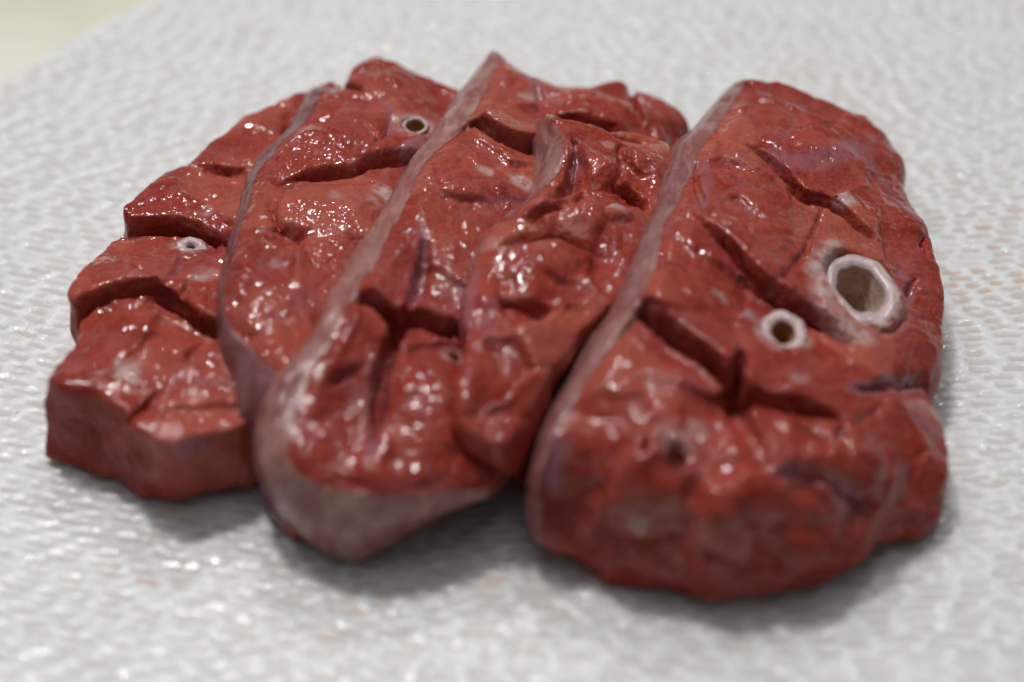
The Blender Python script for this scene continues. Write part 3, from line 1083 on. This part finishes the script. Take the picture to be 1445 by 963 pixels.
D.build("lung_slice", "crumpled lumpy slice with curled whitish flap, wedged against the large slice")

# ---- fifth slice, largest, on the right
E = Slice([
    (1050, 113, 19, .9, ('p', 1037, 118, 12)), (1030, 140, 21, 1, ('p', 1006, 146, 14)), (1012, 168, 22.5, 1, ('p', 976, 182, 15)), (985, 203, 24.5, 1, ('p', 943, 212, 18)),
    (970, 240, 26, 1, ('p', 934, 245, 19)), (957, 272, 27.5, 1, ('s', 925, 275)), (934, 308, 29, 1, ('s', 906, 318)), (922, 360, 30, 1, ('s', 892, 358)),
    (906, 402, 30, 1, ('s', 872, 405)), (896, 428, 30, 1, ('s', 856, 440)), (872, 457, 29.5, 1, ('p', 836, 472, 21)), (845, 500, 28.5, 1, ('p', 808, 517, 18)),
    (822, 530, 27.5, 1, ('p', 789, 548, 16)), (797, 568, 26, 1, ('p', 770, 582, 13)), (776, 610, 24, 1, ('p', 747, 640, 8)), (762, 650, 22, .9, ('p', 736, 700, 4)),
    (756, 690, 19, .6, ('p', 740, 748, 1)), (760, 737, 11, .2, ('p', 757, 773, 0.2)), (812, 774, 6, 0, ('p', 808, 790, 0.2)), (860, 802, 6, 0, ('p', 854, 825, 0.2)), (934, 810, 6, 0, ('p', 930, 832, 0.2)),
    (1007, 830, 6, 0, ('p', 1004, 856, 0.2)), (1086, 815, 6.5, 0, ('p', 1087, 843, 0.2)), (1146, 802, 8, 0, ('p', 1140, 838, 0.2)), (1206, 770, 8, .1, ('p', 1192, 806, 1.5)),
    (1262, 738, 7.5, .1, ('p', 1244, 776, 2.5)), (1316, 717, 6, 0, ('p', 1300, 758, 0.5)), (1340, 672, 9, .2, ('p', 1333, 705, 1)), (1344, 637, 9, .3),
    (1326, 585, 10, .3), (1305, 545, 11, .2), (1313, 537, 10, 0), (1328, 515, 9.5, 0), (1334, 475, 9.5, 0), (1331, 412, 10, 0), (1323, 371, 10.5, .2), (1313, 340, 11, .3),
    (1308, 314, 11, .3), (1289, 288, 11, .6), (1276, 252, 11, .5), (1279, 235, 10, .5), (1272, 215, 11, .8), (1250, 180, 12, .8), (1225, 159, 13, .4), (1200, 154, 14, 0),
    (1145, 132, 16, 0), (1130, 125, 17, 0), (1100, 112, 18, 0), (1065, 109, 19, 0)],
    [(900, 520, 27.5), (870, 620, 24), (1000, 620, 23), (1100, 640, 21), (1200, 640, 18.5), (1280, 620, 14), (1000, 450, 26.5), (1200, 450, 18), (1100, 450, 22.5), (1280, 420, 14),
     (1100, 180, 20), (1040, 260, 25), (1150, 250, 19.5), (1000, 340, 27.5), (1100, 340, 23.5), (1230, 280, 15.5), (1200, 200, 16.5),
     (850, 700, 19.5), (950, 700, 19.5), (1050, 705, 19), (1150, 690, 18), (1230, 670, 16), (900, 752, 14.5), (1000, 762, 15), (1095, 757, 15), (1185, 735, 14)], below=D, zb=0.3, seed=4, facet=0.7, rough=0.85)
E.groove([(896, 424), (910, 434), (930, 455), (968, 487), (1005, 520), (1030, 548), (1040, 566)], 10.0, 3.0, 0.9, step=1.2, ends=(0.25, 0))
E.groove([(1030, 562), (1065, 570), (1105, 578), (1165, 588), (1195, 604)], 7.0, 2.2, 0.9, step=0.7, ends=(0, 1))
E.groove([(1038, 566), (1046, 525), (1052, 490)], 8.0, 2.0, 0.6, ends=(0, 1))
E.groove([(990, 308), (1003, 325), (1035, 360), (1065, 394), (1085, 410)], 5.0, 1.9, 0.7, step=0.7, ends=(1, 0))
E.groove([(1078, 405), (1105, 422), (1145, 448), (1185, 478), (1215, 490)], 5.5, 2.0, 0.8, step=1.0, ends=(0, 1))
E.groove([(1030, 202), (1055, 208), (1085, 222), (1110, 246), (1135, 268), (1170, 278), (1195, 300), (1220, 325), (1245, 342), (1285, 345)], 4.2, 1.7, 0.9, step=0.6)
E.groove([(1165, 282), (1148, 322), (1125, 370), (1088, 408)], 1.8, 1.0, 0.4, ends=(0.3, 0.3))
E.groove([(1002, 324), (992, 285), (984, 240), (990, 212)], 1.6, 1.0, 0.4)
E.groove([(1195, 604), (1225, 590), (1255, 560)], 1.5, 1.0, 0.4)
E.groove([(1015, 300), (1040, 275), (1065, 300), (1110, 330)], 1.0, 1.2, 0.5)
E.groove([(1195, 552), (1240, 545), (1310, 536)], 3.0, 1.3, 0.8, step=0.4, ends=(1, 0))
E.groove([(1085, 695), (1110, 684), (1160, 684), (1195, 702), (1215, 722), (1250, 722)], 3.0, 2.2, 1.1, step=0.2)
E.groove([(1040, 720), (1060, 735), (1075, 765)], 1.6, 1.8, 0.6)
E.groove([(1110, 600), (1150, 620), (1165, 660)], 1.4, 1.8, 0.7)
E.groove([(1195, 600), (1180, 630), (1200, 660)], 1.4, 1.8, 0.7)
E.groove([(1300, 380), (1280, 410), (1290, 440)], 1.6, 1.2, 0.5)
E.groove([(1310, 320), (1300, 345), (1315, 370)], 1.6, 1.2, 0.5)
E.groove([(940, 590), (935, 620), (955, 640), (990, 640)], 1.2, 1.5, 0.6)
E.groove([(960, 660), (975, 720), (960, 770)], 1.2, 2.0, 0.7)
E.lump(862, 785, 5, 1.0)
E.lump(1000, 795, 6, 1.6)
E.lump(1120, 795, 6, 1.4)
E.lump(930, 785, 4, -1.0)
E.lump(1062, 785, 4, -1.2)
E.lump(1185, 765, 5, 1.2)
E.lump(1255, 728, 5, 1.3)
E.lump(950, 560, 8, 0.8)
E.lump(1080, 625, 8, 1.6)
E.lump(1170, 660, 7, 1.2)
E.lump(1230, 640, 7, 1.6)
E.lump(1130, 725, 8, 1.4, 0.6)
E.lump(1285, 590, 6, 1.5)
E.lump(1050, 690, 6, 1.0)
E.lump(1110, 170, 6, 1.0)
E.lump(1190, 220, 5, 1.0)
E.lump(1180, 380, 7, 0.8)
E.lump(1130, 530, 7, 0.8)
E.lump(1300, 480, 5, 1.3)
E.lump(1260, 500, 5, 0.8)
E.lump(1265, 225, 4, 0.9)
E.pits.append((E.at(955, 629)[:2], 1.2, 3.5, 1.3, 0.0))
E.pits.append((E.at(912, 624)[:2], 0.9, 2.5, 1.5, 0.0))
E.septum([(1200, 550), (1245, 545), (1308, 538)], 1.3, 0.9)
E.septum([(1095, 684), (1140, 680), (1190, 700), (1220, 722)], 1.6, 0.6)
E.septum([(1080, 205), (1110, 225), (1150, 230), (1200, 215), (1230, 200)], 2.4, 0.55)
E.septum([(1235, 190), (1225, 220), (1250, 260), (1300, 320)], 1.0, 0.6)
E.septum([(1260, 370), (1285, 400), (1278, 440)], 0.8, 0.7)
E.septum([(790, 600), (780, 640), (772, 680)], 2.0, 0.9)
E.septum([(985, 215), (1000, 250), (985, 300)], 1.0, 0.5)
E.septum([(1280, 570), (1300, 600), (1330, 620)], 1.8, 0.5)
E.pale(1195, 282, 2.2, 0.9)
E.pale_path([(1176, 345), (1160, 365), (1145, 392)], 1.3, 1.0)
E.pale_path([(1172, 392), (1163, 430), (1185, 462), (1215, 478)], 2.2, 1.0)
E.pale_path([(1082, 445), (1078, 470), (1095, 492)], 1.2, 0.8)
E.pale(1072, 412, 1.8, 0.9)
E.pale(1062, 435, 1.8, 0.8)
E.pale(955, 615, 3.4, 0.6)
E.pale(985, 605, 2.2, 0.6)
E.pale(900, 742, 2.2, 0.65)
E.pale(1020, 410, 1.8, 0.5)
E.pale(1108, 465, 5.2, 0.9)
E.pale(1125, 540, 2.0, 0.5)
E.pale(925, 540, 3.0, 0.3)
E.pale(1214, 418, 8.6, 0.9)
E.hole(1217, 411, 6.2, 14, 1.38, 15)
E.hole(1106, 464, 3.4, 7, 1.3, 0)
E.tint = 0.25
E.wet = 0.85
E.rolls = 1.7
E.build("lung_slice", "largest slice, rightmost, with two open ring-shaped airways in its cut face")
E.airway(1217, 411, 6.0, 3.9, 13.0, 1.38, 15, 0.3, off=(-0.3, 0.5), soft=0.05, tilt=(0.02, -0.14), lift=-0.6, shear=(-2.6, 1.0), seed=5, label="large open airway with thick pale rim")
E.airway(1106, 464, 3.7, 2.0, 5.0, 1.3, 0, 0.25, red=True, lift=-0.5, tilt=(0.05, -0.1), shear=(-0.8, 0.5), seed=6, label="small airway ring beside the large one")
